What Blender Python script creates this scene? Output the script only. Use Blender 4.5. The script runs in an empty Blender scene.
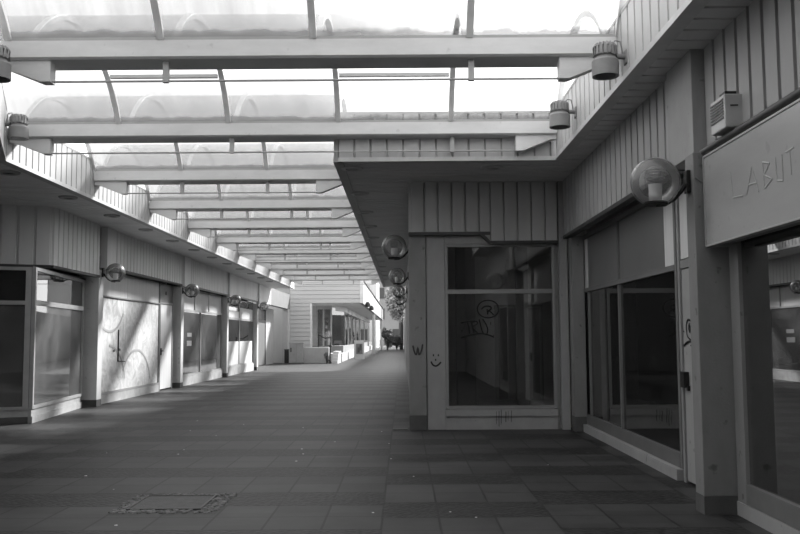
import bpy, bmesh, math, random
from mathutils import Vector, Matrix
random.seed(7)
C = bpy.context.scene.collection
PI = math.pi

# ---------------------------------------------------------------- materials
def new_mat(name):
    m = bpy.data.materials.new(name); m.use_nodes = True
    nt = m.node_tree; nt.nodes.clear()
    out = nt.nodes.new('ShaderNodeOutputMaterial')
    return m, nt, out

def paint(name, v, rough=0.6, var=0.18, scale=3.0, stretch=(1,1,1), spec=0.4, spots=0.0, bump=0.0, metal=0.0):
    """grey painted surface with uneven wear and optional dark specks"""
    m, nt, out = new_mat(name); N = nt.nodes; L = nt.links
    b = N.new('ShaderNodeBsdfPrincipled'); L.new(b.outputs[0], out.inputs[0])
    b.inputs['Roughness'].default_value = rough
    b.inputs['Specular IOR Level'].default_value = spec
    b.inputs['Metallic'].default_value = metal
    tc = N.new('ShaderNodeTexCoord'); mp = N.new('ShaderNodeMapping')
    g = N.new('ShaderNodeNewGeometry')
    mp.inputs['Scale'].default_value = stretch
    L.new(g.outputs['Position'], mp.inputs[0])
    n = N.new('ShaderNodeTexNoise'); n.inputs['Scale'].default_value = scale
    n.inputs['Detail'].default_value = 6; n.inputs['Roughness'].default_value = 0.65
    L.new(mp.outputs[0], n.inputs['Vector'])
    r = N.new('ShaderNodeValToRGB')
    a = v*(1-var); c = v*(1+var)
    r.color_ramp.elements[0].position = 0.3; r.color_ramp.elements[0].color = (a,a,a,1)
    r.color_ramp.elements[1].position = 0.7; r.color_ramp.elements[1].color = (c,c,c,1)
    L.new(n.outputs[0], r.inputs[0])
    col = r.outputs[0]
    if spots > 0:
        n2 = N.new('ShaderNodeTexNoise'); n2.inputs['Scale'].default_value = 9; n2.inputs['Detail'].default_value = 3
        L.new(g.outputs['Position'], n2.inputs['Vector'])
        r2 = N.new('ShaderNodeValToRGB')
        r2.color_ramp.elements[0].position = 0.66; r2.color_ramp.elements[0].color = (1,1,1,1)
        k = 1-spots
        r2.color_ramp.elements[1].position = 0.74; r2.color_ramp.elements[1].color = (k,k,k,1)
        L.new(n2.outputs[0], r2.inputs[0])
        mx = N.new('ShaderNodeMix'); mx.data_type = 'RGBA'; mx.blend_type = 'MULTIPLY'
        mx.inputs['Factor'].default_value = 1
        L.new(col, mx.inputs['A']); L.new(r2.outputs[0], mx.inputs['B']); col = mx.outputs['Result']
    L.new(col, b.inputs['Base Color'])
    if bump > 0:
        bp = N.new('ShaderNodeBump'); bp.inputs['Strength'].default_value = bump; bp.inputs['Distance'].default_value = 0.01
        n3 = N.new('ShaderNodeTexNoise'); n3.inputs['Scale'].default_value = 60
        L.new(g.outputs['Position'], n3.inputs['Vector'])
        L.new(n3.outputs[0], bp.inputs['Height']); L.new(bp.outputs[0], b.inputs['Normal'])
    return m

def glass(name, refl=0.12, tint=0.7, rough=0.0, body=0.0, bodyv=0.3):
    """thin window pane: fresnel reflection over clear (or dusty) glass"""
    m, nt, out = new_mat(name); N = nt.nodes; L = nt.links
    t = N.new('ShaderNodeBsdfTransparent'); t.inputs[0].default_value = (tint,tint,tint,1)
    gl = N.new('ShaderNodeBsdfGlossy'); gl.inputs['Roughness'].default_value = rough
    gl.inputs['Color'].default_value = (.9,.9,.9,1)
    d = N.new('ShaderNodeBsdfDiffuse'); d.inputs[0].default_value = (bodyv,bodyv,bodyv,1)
    g = N.new('ShaderNodeNewGeometry'); n = N.new('ShaderNodeTexNoise'); n.inputs['Scale'].default_value = 2.2
    n.inputs['Detail'].default_value = 8
    L.new(g.outputs['Position'], n.inputs['Vector'])
    mr = N.new('ShaderNodeMapRange'); mr.inputs['From Min'].default_value = .35; mr.inputs['From Max'].default_value = .75
    mr.inputs['To Min'].default_value = body*0.6; mr.inputs['To Max'].default_value = min(1, body*1.5)
    L.new(n.outputs[0], mr.inputs[0])
    m1 = N.new('ShaderNodeMixShader'); L.new(mr.outputs[0], m1.inputs[0]); L.new(t.outputs[0], m1.inputs[1]); L.new(d.outputs[0], m1.inputs[2])
    fr = N.new('ShaderNodeFresnel'); fr.inputs[0].default_value = 1.5
    ma = N.new('ShaderNodeMath'); ma.operation = 'ADD'; ma.inputs[1].default_value = refl - 0.04; ma.use_clamp = True
    L.new(fr.outputs[0], ma.inputs[0])
    m2 = N.new('ShaderNodeMixShader'); L.new(ma.outputs[0], m2.inputs[0]); L.new(m1.outputs[0], m2.inputs[1]); L.new(gl.outputs[0], m2.inputs[2])
    L.new(m2.outputs[0], out.inputs[0])
    return m

def roof_glazing():
    """weathered translucent sheet: partly clear, partly milky, soiled where water stands above the beam"""
    m, nt, out = new_mat('weathered_roof_sheet'); N = nt.nodes; L = nt.links
    g = N.new('ShaderNodeNewGeometry')
    mp = N.new('ShaderNodeMapping'); mp.inputs['Scale'].default_value = (2.4, .5, .25)
    L.new(g.outputs['Position'], mp.inputs[0])
    n = N.new('ShaderNodeTexNoise'); n.inputs['Scale'].default_value = 1.6; n.inputs['Detail'].default_value = 9; n.inputs['Roughness'].default_value = .6
    L.new(mp.outputs[0], n.inputs['Vector'])
    sep = N.new('ShaderNodeSeparateXYZ'); L.new(g.outputs['Position'], sep.inputs[0])
    # grime line near the lower edge, its height broken up by noise
    add = N.new('ShaderNodeMath'); add.operation = 'MULTIPLY_ADD'; add.inputs[1].default_value = .12; 
    L.new(n.outputs[0], add.inputs[0]); L.new(sep.outputs['Z'], add.inputs[2])
    mr = N.new('ShaderNodeMapRange'); mr.inputs['From Min'].default_value = 4.655; mr.inputs['From Max'].default_value = 4.70
    mr.inputs['To Min'].default_value = .40; mr.inputs['To Max'].default_value = 0.0
    L.new(add.outputs[0], mr.inputs[0])
    # panes towards the east side are cleaner
    mx_ = N.new('ShaderNodeMapRange'); mx_.inputs['From Min'].default_value = -1.5; mx_.inputs['From Max'].default_value = 0.6
    mx_.inputs['To Min'].default_value = 1.0; mx_.inputs['To Max'].default_value = 0.0
    L.new(sep.outputs['X'], mx_.inputs[0])
    mr2 = N.new('ShaderNodeMapRange'); mr2.inputs['From Min'].default_value = .3; mr2.inputs['From Max'].default_value = .75
    mr2.inputs['To Min'].default_value = .48; mr2.inputs['To Max'].default_value = .66
    L.new(n.outputs[0], mr2.inputs[0])
    mul = N.new('ShaderNodeMath'); mul.operation = 'MULTIPLY'; mul0 = N.new('ShaderNodeMath'); mul0.operation = 'MULTIPLY'; L.new(mr2.outputs[0], mul0.inputs[0]); L.new(mx_.outputs[0], mul0.inputs[1])
    mz = N.new('ShaderNodeMapRange'); mz.inputs['From Min'].default_value = 4.85; mz.inputs['From Max'].default_value = 5.30; mz.interpolation_type = 'SMOOTHSTEP'
    mz.inputs['To Min'].default_value = 1.0; mz.inputs['To Max'].default_value = .30
    L.new(add.outputs[0], mz.inputs[0])
    L.new(mul0.outputs[0], mul.inputs[0]); L.new(mz.outputs[0], mul.inputs[1])
    t = N.new('ShaderNodeBsdfTransparent'); t.inputs[0].default_value = (.97,.97,.97,1)
    tr = N.new('ShaderNodeBsdfTranslucent'); tr.inputs[0].default_value = (.17,.17,.17,1)
    df = N.new('ShaderNodeBsdfDiffuse'); df.inputs[0].default_value = (.30,.30,.30,1)
    m1 = N.new('ShaderNodeMixShader'); L.new(mul.outputs[0], m1.inputs[0]); L.new(t.outputs[0], m1.inputs[1]); L.new(tr.outputs[0], m1.inputs[2])
    m2 = N.new('ShaderNodeMixShader'); L.new(mr.outputs[0], m2.inputs[0]); L.new(m1.outputs[0], m2.inputs[1]); L.new(df.outputs[0], m2.inputs[2])
    L.new(m2.outputs[0], out.inputs[0])
    return m

def paving():
    """concrete slabs in stepped rows between bands of small dark setts"""
    m, nt, out = new_mat('slab_and_sett_paving'); N = nt.nodes; L = nt.links
    def M(op, a, b=None, c=None):
        n = N.new('ShaderNodeMath'); n.operation = op
        for i, v in enumerate((a, b, c)):
            if v is None: continue
            if isinstance(v, (int, float)): n.inputs[i].default_value = v
            else: L.new(v, n.inputs[i])
        return n.outputs[0]
    b = N.new('ShaderNodeBsdfPrincipled'); L.new(b.outputs[0], out.inputs[0])
    b.inputs['Roughness'].default_value = .52; b.inputs['Specular IOR Level'].default_value = .32
    g = N.new('ShaderNodeNewGeometry'); s = N.new('ShaderNodeSeparateXYZ'); L.new(g.outputs['Position'], s.inputs[0])
    W = .47; P = 1.62
    u = M('DIVIDE', M('ADD', s.outputs['X'], .18), W)
    iu = M('FLOOR', u); fu = M('FRACT', u)
    # groups of columns share an offset -> stepped bands
    wn = N.new('ShaderNodeTexWhiteNoise'); wn.noise_dimensions = '1D'
    L.new(M('FLOOR', M('DIVIDE', iu, 3.0)), wn.inputs['W'])
    off = M('MULTIPLY', M('FLOOR', M('MULTIPLY', wn.outputs['Value'], 4.0)), .27)
    v = M('DIVIDE', M('ADD', s.outputs['Y'], M('ADD', off, .25)), P)
    fv = M('FRACT', v); iv = M('FLOOR', v)
    dark = M('LESS_THAN', fv, .40)
    # slab joints
    jx = M('LESS_THAN', M('MULTIPLY', M('MINIMUM', fu, M('SUBTRACT', 1.0, fu)), W), .010)
    e1 = M('LESS_THAN', M('ABSOLUTE', M('SUBTRACT', fv, .40)), .006)
    e2 = M('LESS_THAN', M('MINIMUM', fv, M('SUBTRACT', 1.0, fv)), .006)
    e3 = M('LESS_THAN', M('ABSOLUTE', M('SUBTRACT', fv, .70)), .004)
    joint = M('MINIMUM', M('ADD', M('ADD', M('MULTIPLY', jx, M('ADD', .35, M('MULTIPLY', M('SUBTRACT', 1.0, dark), .5))), e1), M('ADD', e2, e3)), 1.0)
    # every slab a little different
    cb = N.new('ShaderNodeCombineXYZ'); L.new(iu, cb.inputs[0]); L.new(M('FLOOR', M('MULTIPLY', v, 3.33)), cb.inputs[1])
    w2 = N.new('ShaderNodeTexWhiteNoise'); w2.noise_dimensions = '2D'; L.new(cb.outputs[0], w2.inputs['Vector'])
    slabv = M('ADD', .040, M('MULTIPLY', w2.outputs['Value'], .022))
    # setts
    vo = N.new('ShaderNodeTexVoronoi'); vo.inputs['Scale'].default_value = 26; L.new(g.outputs['Position'], vo.inputs['Vector'])
    settv = M('ADD', .007, M('MULTIPLY', vo.outputs['Distance'], .034))
    nz = N.new('ShaderNodeTexNoise'); nz.inputs['Scale'].default_value = 1.1; nz.inputs['Detail'].default_value = 10; nz.inputs['Roughness'].default_value = .7
    L.new(g.outputs['Position'], nz.inputs['Vector'])
    mixv = N.new('ShaderNodeMix'); mixv.data_type = 'FLOAT'
    L.new(dark, mixv.inputs['Factor']); L.new(slabv, mixv.inputs['A']); L.new(settv, mixv.inputs['B'])
    val = M('MULTIPLY', mixv.outputs['Result'], M('ADD', .22, M('MULTIPLY', nz.outputs[0], 1.3)))
    val = M('MULTIPLY', val, M('SUBTRACT', 1.0, M('MULTIPLY', joint, .80)))
    cc = N.new('ShaderNodeCombineColor')
    for i in range(3): L.new(val, cc.inputs[i])
    L.new(cc.outputs[0], b.inputs['Base Color'])
    bp = N.new('ShaderNodeBump'); bp.inputs['Strength'].default_value = .5; bp.inputs['Distance'].default_value = .006
    L.new(M('SUBTRACT', M('MULTIPLY', nz.outputs[0], .8), M('ADD', M('MULTIPLY', joint, .6), M('MULTIPLY', dark, M('MULTIPLY', vo.outputs['Distance'], 1.2)))), bp.inputs['Height'])
    L.new(bp.outputs[0], b.inputs['Normal'])
    return m

def boarding():
    """pasted-over hoarding boards with faded swirls"""
    m, nt, out = new_mat('worn_white_hoarding'); N = nt.nodes; L = nt.links
    b = N.new('ShaderNodeBsdfPrincipled'); L.new(b.outputs[0], out.inputs[0]); b.inputs['Roughness'].default_value = .7
    g = N.new('ShaderNodeNewGeometry')
    n = N.new('ShaderNodeTexNoise'); n.inputs['Scale'].default_value = 2.3; n.inputs['Detail'].default_value = 12; n.inputs['Roughness'].default_value = .75
    n.inputs['Distortion'].default_value = 1.6
    L.new(g.outputs['Position'], n.inputs['Vector'])
    r = N.new('ShaderNodeValToRGB'); e = r.color_ramp.elements
    e[0].position = .34; e[0].color = (.36,.36,.36,1); e[1].position = .62; e[1].color = (.70,.70,.70,1)
    L.new(n.outputs[0], r.inputs[0]); L.new(r.outputs[0], b.inputs['Base Color'])
    return m

M_ = dict(
    cladc=paint('grey_front_cladding_sheet', .46, .5, .08, 1.2, (1,1,.3), .4),
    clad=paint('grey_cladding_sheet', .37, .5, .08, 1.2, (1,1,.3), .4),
    cladl=paint('cladding_sheet_lit', .80, .5, .08, 1.2, (1,1,.3), .4),  # left-hand cladding, lightened in colour to stand in for fill light
    clad_white=paint('white_cladding_sheet', .50, .5, .10, 1.4, (1,1,.4)),
    siding=paint('pale_siding', .40, .55, .08, .8, (.4,1,1)),
    soffit=paint('soffit_lining', .66, .55, .10, 1.5, (.5,1,1)),
    soffit_lit=paint('soffit_lining_lit', .85, .5, .10, 1.5, (.5,1,1)),  # left canopy lining, its extra brightness put into the colour
    trimw=paint('white_edge_trim', .55, .45, .10, 3),
    beam=paint('painted_steel', .66, .5, .10, 1.6, (1,1,3), spots=.15),
    rod=paint('thin_tie_steel', .40, .5, .1),
    conc=paint('painted_concrete', .24, .75, .14, 2.2, (1,1,.5), spots=.45, bump=.3),
    conc_light=paint('pale_painted_panel', .34, .7, .10, 2.5, (1,1,.6), spots=.35, bump=.2),
    base=paint('dark_plinth_paint', .10, .8, .18, 4, bump=.4),
    frame=paint('aluminium_frame', .42, .4, .10, 4, metal=0.2),
    concl=paint('painted_concrete_lit', .62, .75, .12, 2.2, (1,1,.5), spots=.3, bump=.3),  # left pillars: concrete made lighter in place of fill light
    farside=paint('far_side_wall', .26, .8, .25, .5),
    endpanel=paint('grey_end_panel', .14, .6, .1, 2),
    glassr=glass('mirroring_door_glass', .34, .55, 0, .05, .2),
    cover=paint('worn_cover_plate', .07, .6, .25, 9, bump=.5),
    framer=paint('dull_grey_frame', .17, .5, .1, 3),
    framew=paint('white_window_frame', .28, .5, .08, 3),
    framed=paint('dark_frame', .05, .45, .2, 4),
    kerb=paint('pale_kerb', .40, .75, .2, 3, bump=.3),
    black=paint('black_metal', .015, .4, .2, 5),
    blackm=paint('black_marker', .004, .6, .1, 5),
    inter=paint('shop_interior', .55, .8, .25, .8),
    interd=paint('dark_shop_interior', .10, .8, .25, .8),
    curtain=paint('white_blind', .62, .8, .08, 2, (4,4,.3)),
    trans=paint('frosted_transom_sheet', .16, .35, .08, 1.5),
    sign=paint('faded_acrylic_sign', .36, .22, .07, 1.1, (.6,.6,2.5), .5, spots=.12),
    ghost=paint('ghost_lettering', .325, .4, .2, 14),
    board=boarding(),
    glass=glass('shop_glass', .13, .92, 0, .05, .25),
    glassd=glass('tinted_shop_glass', .17, .50, 0, .08, .16),
    glassdust=glass('dusty_shop_glass', .12, .45, 0.02, .35, .30),
    globe=glass('smoked_globe_glass', .015, .92, .3, .25, .42),
    roofg=roof_glazing(),
    pave=paving(),
    pavef=paint('far_ground', .30, .8, .1, .6),
    bulb=paint('lamp_holder', .9, .4, .05),
    flood=paint('grey_floodlight', .24, .45, .12, 6),
    cabinet=paint('utility_cabinet_grey', .30, .6, .12, 3),
    planter=paint('concrete_planter', .36, .75, .12, 2, bump=.3),
    leaf=paint('dark_leaves', .12, .7, .45, 5),
    leafl=paint('grey_leaves', .26, .7, .45, 3),
    bark=paint('bark', .08, .9, .3, 6),
    farwall=paint('far_render', .24, .8, .12, .5),
    farwhite=paint('far_white_render', .5, .8, .08, .5),
    iron=paint('iron_cover', .07, .5, .3, 12, bump=.5),
    pebble=paint('pebble_surround', .14, .8, .7, 22, bump=.8),
    paper=paint('white_sticker', .55, .5, .1, 8),
)
M_['iron_cover_plate'] = M_['iron']

# ---------------------------------------------------------------- mesh helpers
class MB:
    def __init__(self): self.bm = bmesh.new()
    def box(self, x0, x1, y0, y1, z0, z1, bev=0):
        r = bmesh.ops.create_cube(self.bm, size=1)
        sx, sy, sz = x1-x0, y1-y0, z1-z0
        for v in r['verts']:
            v.co = Vector(((v.co.x+.5)*sx+x0, (v.co.y+.5)*sy+y0, (v.co.z+.5)*sz+z0))
        if bev:
            es = {e for v in r['verts'] for e in v.link_edges}
            bmesh.ops.bevel(self.bm, geom=list(es), offset=bev, segments=2, profile=.5, affect='EDGES')
        return self
    def prism(self, pts, z0, z1, axis='z'):
        """polygon pts (a,b) extruded along an axis"""
        def P(a, b, c):
            return {'z': (a, b, c), 'y': (a, c, b), 'x': (c, a, b)}[axis]
        lo = [self.bm.verts.new(P(a, b, z0)) for a, b in pts]; hi = [self.bm.verts.new(P(a, b, z1)) for a, b in pts]
        n = len(pts)
        fs = [self.bm.faces.new(lo), self.bm.faces.new(hi[::-1])]
        for i in range(n): fs.append(self.bm.faces.new((lo[i], hi[i], hi[(i+1) % n], lo[(i+1) % n])))
        bmesh.ops.recalc_face_normals(self.bm, faces=fs)
        return self
    def tube(self, pts, r, n=8, flat=None, cap=True):
        pts = [Vector(p) for p in pts]; rings = []
        up = Vector((0,0,1))
        for i, p in enumerate(pts):
            d = (pts[min(i+1, len(pts)-1)] - pts[max(i-1, 0)]).normalized()
            a = d.cross(up)
            if a.length < .05: a = d.cross(Vector((1,0,0)))
            a.normalize(); b = d.cross(a).normalized()
            if flat is not None:   # stroke lying on a surface with this normal
                fn = Vector(flat); a = d.cross(fn).normalized(); b = fn
            rr = r[i] if isinstance(r, (list, tuple)) else r
            ring = []
            for k in range(n):
                t = 2*PI*k/n
                ring.append(self.bm.verts.new(p + a*math.cos(t)*rr + b*math.sin(t)*(rr if flat is None else .003)))
            rings.append(ring)
        for A, B in zip(rings, rings[1:]):
            for k in range(n): self.bm.faces.new((A[k], A[(k+1) % n], B[(k+1) % n], B[k]))
        if cap:
            self.bm.faces.new(rings[0][::-1]); self.bm.faces.new(rings[-1])
        return self
    def lathe(self, prof, c=(0,0,0), n=32):
        """profile [(r,z)] about z"""
        rings = []
        for r, z in prof:
            if r < 1e-5: rings.append([self.bm.verts.new((c[0], c[1], c[2]+z))])
            else: rings.append([self.bm.verts.new((c[0]+r*math.cos(2*PI*k/n), c[1]+r*math.sin(2*PI*k/n), c[2]+z)) for k in range(n)])
        for A, B in zip(rings, rings[1:]):
            for k in range(n):
                k2 = (k+1) % n
                if len(A) == 1 and len(B) == 1: continue
                if len(A) == 1: self.bm.faces.new((A[0], B[k2], B[k]))
                elif len(B) == 1: self.bm.faces.new((A[k], A[k2], B[0]))
                else: self.bm.faces.new((A[k], A[k2], B[k2], B[k]))
        return self
    def build(self, name, mat, parent=None, smooth=False, label=None):
        bmesh.ops.recalc_face_normals(self.bm, faces=self.bm.faces)
        me = bpy.data.meshes.new(name); self.bm.to_mesh(me); self.bm.free()
        me.materials.append(M_[mat])
        if smooth:
            me.polygons.foreach_set('use_smooth', [True]*len(me.polygons))
            if hasattr(me, 'set_sharp_from_angle'): me.set_sharp_from_angle(angle=.6)
        o = bpy.data.objects.new(name, me); C.objects.link(o)
        if parent: o.parent = parent
        if label: o['label'] = label
        return o

def thing(name, label, cat, loc=(0,0,0), rz=0, group=None):
    o = bpy.data.objects.new(name, None); C.objects.link(o)
    o.empty_display_size = .2
    o.location = loc; o.rotation_euler = (0,0,rz); o['label'] = label; o['category'] = cat
    if group: o['group'] = group
    return o
def tag(o, label, cat, group=None):
    o['label'] = label; o['category'] = cat
    if group: o['group'] = group
    return o
def struct(o): o['kind'] = 'structure'; return o
def copy_tree(o, parent=None):
    c = o.copy(); C.objects.link(c); c.parent = parent
    for ch in list(o.children): copy_tree(ch, c)
    return c

ZS = 4.05      # underside of the canopies
ZT = 4.71      # top of the canopy fascias
BZ0, BZ1 = 4.35, 4.54   # roof beams
BY = [8.56 + 3.43*k for k in range(-1, 11)]      # front faces of the roof beams
BD = .42

# ---------------------------------------------------------------- the ground
def plane_with(name, x0, x1, y0, y1, mat, z0=-.12, z1=0):
    return struct(MB().box(x0, x1, y0, y1, z0, z1).build(name, mat))
plane_with('floor', -16, 12, -12, 130, 'pave')
plane_with('floor', -40, 40, 130, 260, 'pavef')

# ---------------------------------------------------------------- cladding
def clad(name, p0, p1, z0, z1, sp=.24, mat='clad', lip='framed', first=0.0, gap=.042, horiz=False, depth=.045, kind=True, parent=None, lipz=.04):
    """boards on a backing; the outside is on the right hand going from p0 to p1"""
    p0 = Vector(p0); p1 = Vector(p1); d = p1-p0; W = d.length; rz = math.atan2(d.y, d.x)
    m = MB(); m.box(0, W, .0, .06, z0, z1)
    if not horiz:
        x = first - sp if first > 0 else 0
        while x < W - .01:
            a = max(x, 0) + gap/2; b = min(x+sp, W) - gap/2
            if b-a > .02:
                m.prism([(a, 0), (a+.006, -depth), (b-.006, -depth), (b, 0)], z0, z1)
            x += sp
    else:
        z = z0
        while z < z1-.02:
            zz = min(z+sp, z1)
            m.prism([(0, z+gap/2), (-depth, z+gap/2), (-depth*.35, zz-gap/2), (0, zz-gap/2)], 0, W, axis='x')
            z += sp
    o = m.build(name, mat); o.location = (p0.x, p0.y, 0); o.rotation_euler = (0,0,rz); struct(o)
    if lip:
        l = MB().box(0, W, -.055, .06, z0-lipz, z0+.012).build('drip_rail', lip, o)
    return o

def soffit(name, poly, sp=.25, mat='soffit', z=ZS):
    """lining boards running across, clipped to a polygon (list of (x,y), convex), with a top sheet"""
    m = MB(); m.prism(poly, z+.012, z+.05)
    ys = [p[1] for p in poly]; y = math.floor(min(ys)/sp)*sp
    while y < max(ys):
        a, b = max(y+.02, min(ys)+.001), min(y+sp-.02, max(ys)-.001)
        if b > a:
            def span(yy):
                xs = []
                for (x0, y0), (x1, y1) in zip(poly, poly[1:]+poly[:1]):
                    if (y0-yy)*(y1-yy) <= 0 and abs(y1-y0) > 1e-6: xs.append(x0+(x1-x0)*(yy-y0)/(y1-y0))
                return min(xs), max(xs)
            (l0, r0), (l1, r1) = span(a), span(b)
            m.prism([(l0, a), (r0, a), (r1, b), (l1, b)], z-.012, z+.014)
        y += sp
    o = m.build(name, mat); return struct(o)

# ---- right-hand wall and its canopy
RX = 2.68
clad('wall_right', (RX, 13.98), (RX, 8.20), 3.12, ZS+.02, .25)
clad('wall_right', (RX+.05, 7.49), (RX+.05, 1.0), 3.12, ZS+.02, .25)
soffit('ceiling_right', [(2.24, 1.0), (RX+.12, 1.0), (RX+.12, 14.05), (2.24, 14.05)])
def fascia(name, p0, p1, mat, trim_mat='trimw', sp=.235, z0=ZS+.0, z1=ZT, gap=.034):
    o = clad(name, p0, p1, z0+.03, z1, sp, mat, lip=None, depth=.035, gap=gap)
    W = (Vector(p1)-Vector(p0)).length
    MB().box(-.0, W, -.04, .10, z0-.03, z0+.03).build('edge_trim', trim_mat, o)
    MB().box(-.0, W, -.04, .10, z1, z1+.035).build('coping', 'framed' if mat == 'clad' else 'rod', o)
    return o
fascia('trim_1', (2.24, 12.16), (2.24, 1.0), 'clad_white', 'trimw', .25)
# ---- centre block
fascia('trim_2', (-.92, 12.24), (2.27, 12.24), 'cladc', 'trimw', .235, gap=.02)
fascia('trim_3', (-.95, 43.4), (-.95, 12.24), 'clad', 'rod', .25)
soffit('ceiling_center', [(-.93, 12.26), (2.24, 12.26), (2.24, 14.05), (.16, 14.05), (.16, 43.4), (-.93, 43.4)][:0] or [(-.93, 12.26), (.14, 12.26), (.14, 43.4), (-.93, 43.4)], .25)
soffit('ceiling_center', [(.14, 12.26), (2.24, 12.26), (2.24, 14.06), (.14, 14.06)], .25)
o = clad('wall_center', (.10, 14.05), (1.44, 14.05), 3.20, ZS+.02, .224, first=.26, mat='cladc', gap=.02)
o = clad('wall_center', (1.44, 14.05), (2.55, 14.05), 3.05, ZS+.02, .224, mat='cladc', gap=.02)
MB().prism([(1.22, 3.20), (1.22, 3.165), (1.27, 3.165), (1.42, 3.01), (1.46, 3.01), (1.46, 3.06), (1.44, 3.06), (1.30, 3.20)], 13.985, 14.045, axis='y').build('drip_rail', 'framed', None)
_o = bpy.context.scene.collection.objects['drip_rail.004'] if 'drip_rail.004' in bpy.data.objects else None
struct(MB().prism([(1.27, 3.21), (1.44, 3.04), (1.44, 3.21)], 14.01, 14.06, axis='y').build('trim_9', 'clad'))
# side wall of the centre block and lower wall beyond it
struct(MB().box(.16, .40, 14.36, 43.4, 0, ZS+.02).build('wall_center', 'conc'))
struct(MB().box(.14, .40, 43.4, 108, 0, 3.2).build('wall_center', 'conc'))
# roofs over the shops
struct(MB().box(-.86, 9.0, 12.34, 43.4, ZS+.10, ZS+.16).build('ceiling_roof', 'soffit'))
struct(MB().box(2.34, 9.0, .5, 12.34, ZS+.10, ZS+.16).build('ceiling_roof', 'soffit'))

# ---- left-hand building
LX = -6.83
clad('wall_left', (-6.75, 16.42), (-6.80, 19.10), 2.90, ZS+.02, .25, 'cladl')
clad('wall_left', (-10.6, 14.75), (-6.75, 16.42), 2.90, ZS+.02, .30, 'cladl')
for a, b, zb in ((20.06, 26.41, 3.15), (27.03, 33.35, 3.17), (33.97, 40.24, 3.2), (40.86, 44.3, 3.2)):
    clad('wall_left', (LX, a), (LX, b), zb, ZS+.02, .26, 'cladl')
struct(MB().box(-7.1, -6.80, 44.31, 51.9, 3.2, ZS+.02).build('wall_left', 'endpanel'))
struct(MB().prism([(-6.80, 16.36), (-7.06, 19.1), (-7.14, 19.1), (-10.6, 19.1), (-10.6, 14.12), (-6.74, 15.62)], 2.805, 2.835).build('trim_4', 'framed'))
soffit('ceiling_left', [(-6.95, 12.0), (-5.66, 12.0), (-5.66, 44.3), (-6.95, 44.3)], .25, 'soffit_lit')
soffit('ceiling_left', [(-11, 6.0), (-3.2, 6.0), (-5.66, 12.0), (-11, 12.0)], .25, 'soffit_lit')
soffit('ceiling_left', [(-11, 12.0), (-6.95, 12.0), (-6.95, 16.5), (-11, 15.0)], .25, 'soffit_lit')
fascia('trim_5', (-5.65, 12.0), (-5.65, 44.35), 'clad_white', 'trimw', .22)
fascia('trim_6', (-3.19, 6.0), (-5.65, 12.0), 'clad_white', 'trimw', .22)
struct(MB().box(-5.76, -5.60, 44.35, 44.42, ZS-.03, ZT).build('trim_7', 'trimw'))
struct(MB().prism([(-12, 6.0), (-3.3, 6.0), (-5.76, 12.0), (-5.76, 44.3), (-12, 44.3)], ZS+.10, ZS+.16).build('ceiling_roof', 'soffit'))
struct(MB().box(-10.4, -10.2, 16.6, 52, 0, ZS).build('wall_left', 'inter'))       # back of the left-hand shops
struct(MB().box(-10.2, -6.9, 52.0, 52.15, 0, ZS).build('wall_left', 'clad'))
struct(MB().box(-10.6, -10.4, 6, 16.6, 0, ZS).build('wall_left', 'inter'))

# ---- unseen enclosure behind the camera; its ceiling is added to darken the foreground
struct(MB().box(-11, 12, -9.2, -9.0, 0, 5.6).build('wall_back', 'conc'))
struct(MB().box(-11, 12, -9.0, 2.5, 5.55, 5.7).build('ceiling_back_shade', 'soffit'))
struct(MB().box(-11, -10.8, -9, 6, 0, 5.6).build('wall_left', 'clad'))
struct(MB().box(2.7, 2.9, -9, 2.5, 0, 5.6).build('wall_right', 'clad'))

# ---------------------------------------------------------------- roof beams and vaults
ORD = ['nearest', 'second nearest', 'third nearest', 'fourth nearest', 'fifth nearest', 'sixth nearest', 'seventh nearest', 'eighth nearest', 'ninth nearest', 'tenth nearest', 'farthest']
XR = [-5.6, -4.02, -2.46, -.90, .70, 2.24]
def beam(k, y):
    near = y < 12.3
    xl = -5.60; xr = 2.20 if near else -.99
    if y < 12.0: xl = -5.65 + (12.0-y)*.41 + .06
    if k >= 0:
        place = {0: 'at the top of the photo, floodlight at its right end', 1: 'running along the front of the centre canopy'}.get(k, 'counting away from the viewer below the glass vaults')
        lab = 'white painted steel roof beam, %s, %s' % (ORD[k] if k < 10 else 'farthest', place)
    else: lab = 'white painted steel roof beam overhead behind the frame'
    t = thing('roof_beam', lab, 'beam', (0, y, 0), 0, 'roof beams across the arcade')
    # box beam with slightly splayed underside
    MB().prism([(0, BZ0+.02), (0, BZ1), (BD, BZ1), (BD, BZ0+.02), (BD-.03, BZ0), (.03, BZ0)], xl, xr, axis='x').build('box_beam', 'beam', t)
    for s, xe in ((1, xl), (-1, xr)):
        a = xe; w = .58
        MB().prism([(a, BZ0), (a+s*w, BZ0), (a+s*w, 4.13), (a+s*(w-.10), 4.13), (a+s*.08, BZ0-.06), (a, BZ0-.06)], .05, .19, axis='y').build('bracket', 'beam', t)
    MB().tube([(xl+.5, .12, 4.145), (xr-.5, .12, 4.145)], .012, 8).build('tie_rod', 'rod', t)
    for x in ([-2.43, .72] if near else [-4.02, -2.46]):
        if k >= 2: x = x + .0
        MB().box(x-.03, x+.03, .10, .15, 4.13, BZ0+.005).build('hanger', 'rod', t)
    return t
for i, y in enumerate(BY): beam(i-1, y)

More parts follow.
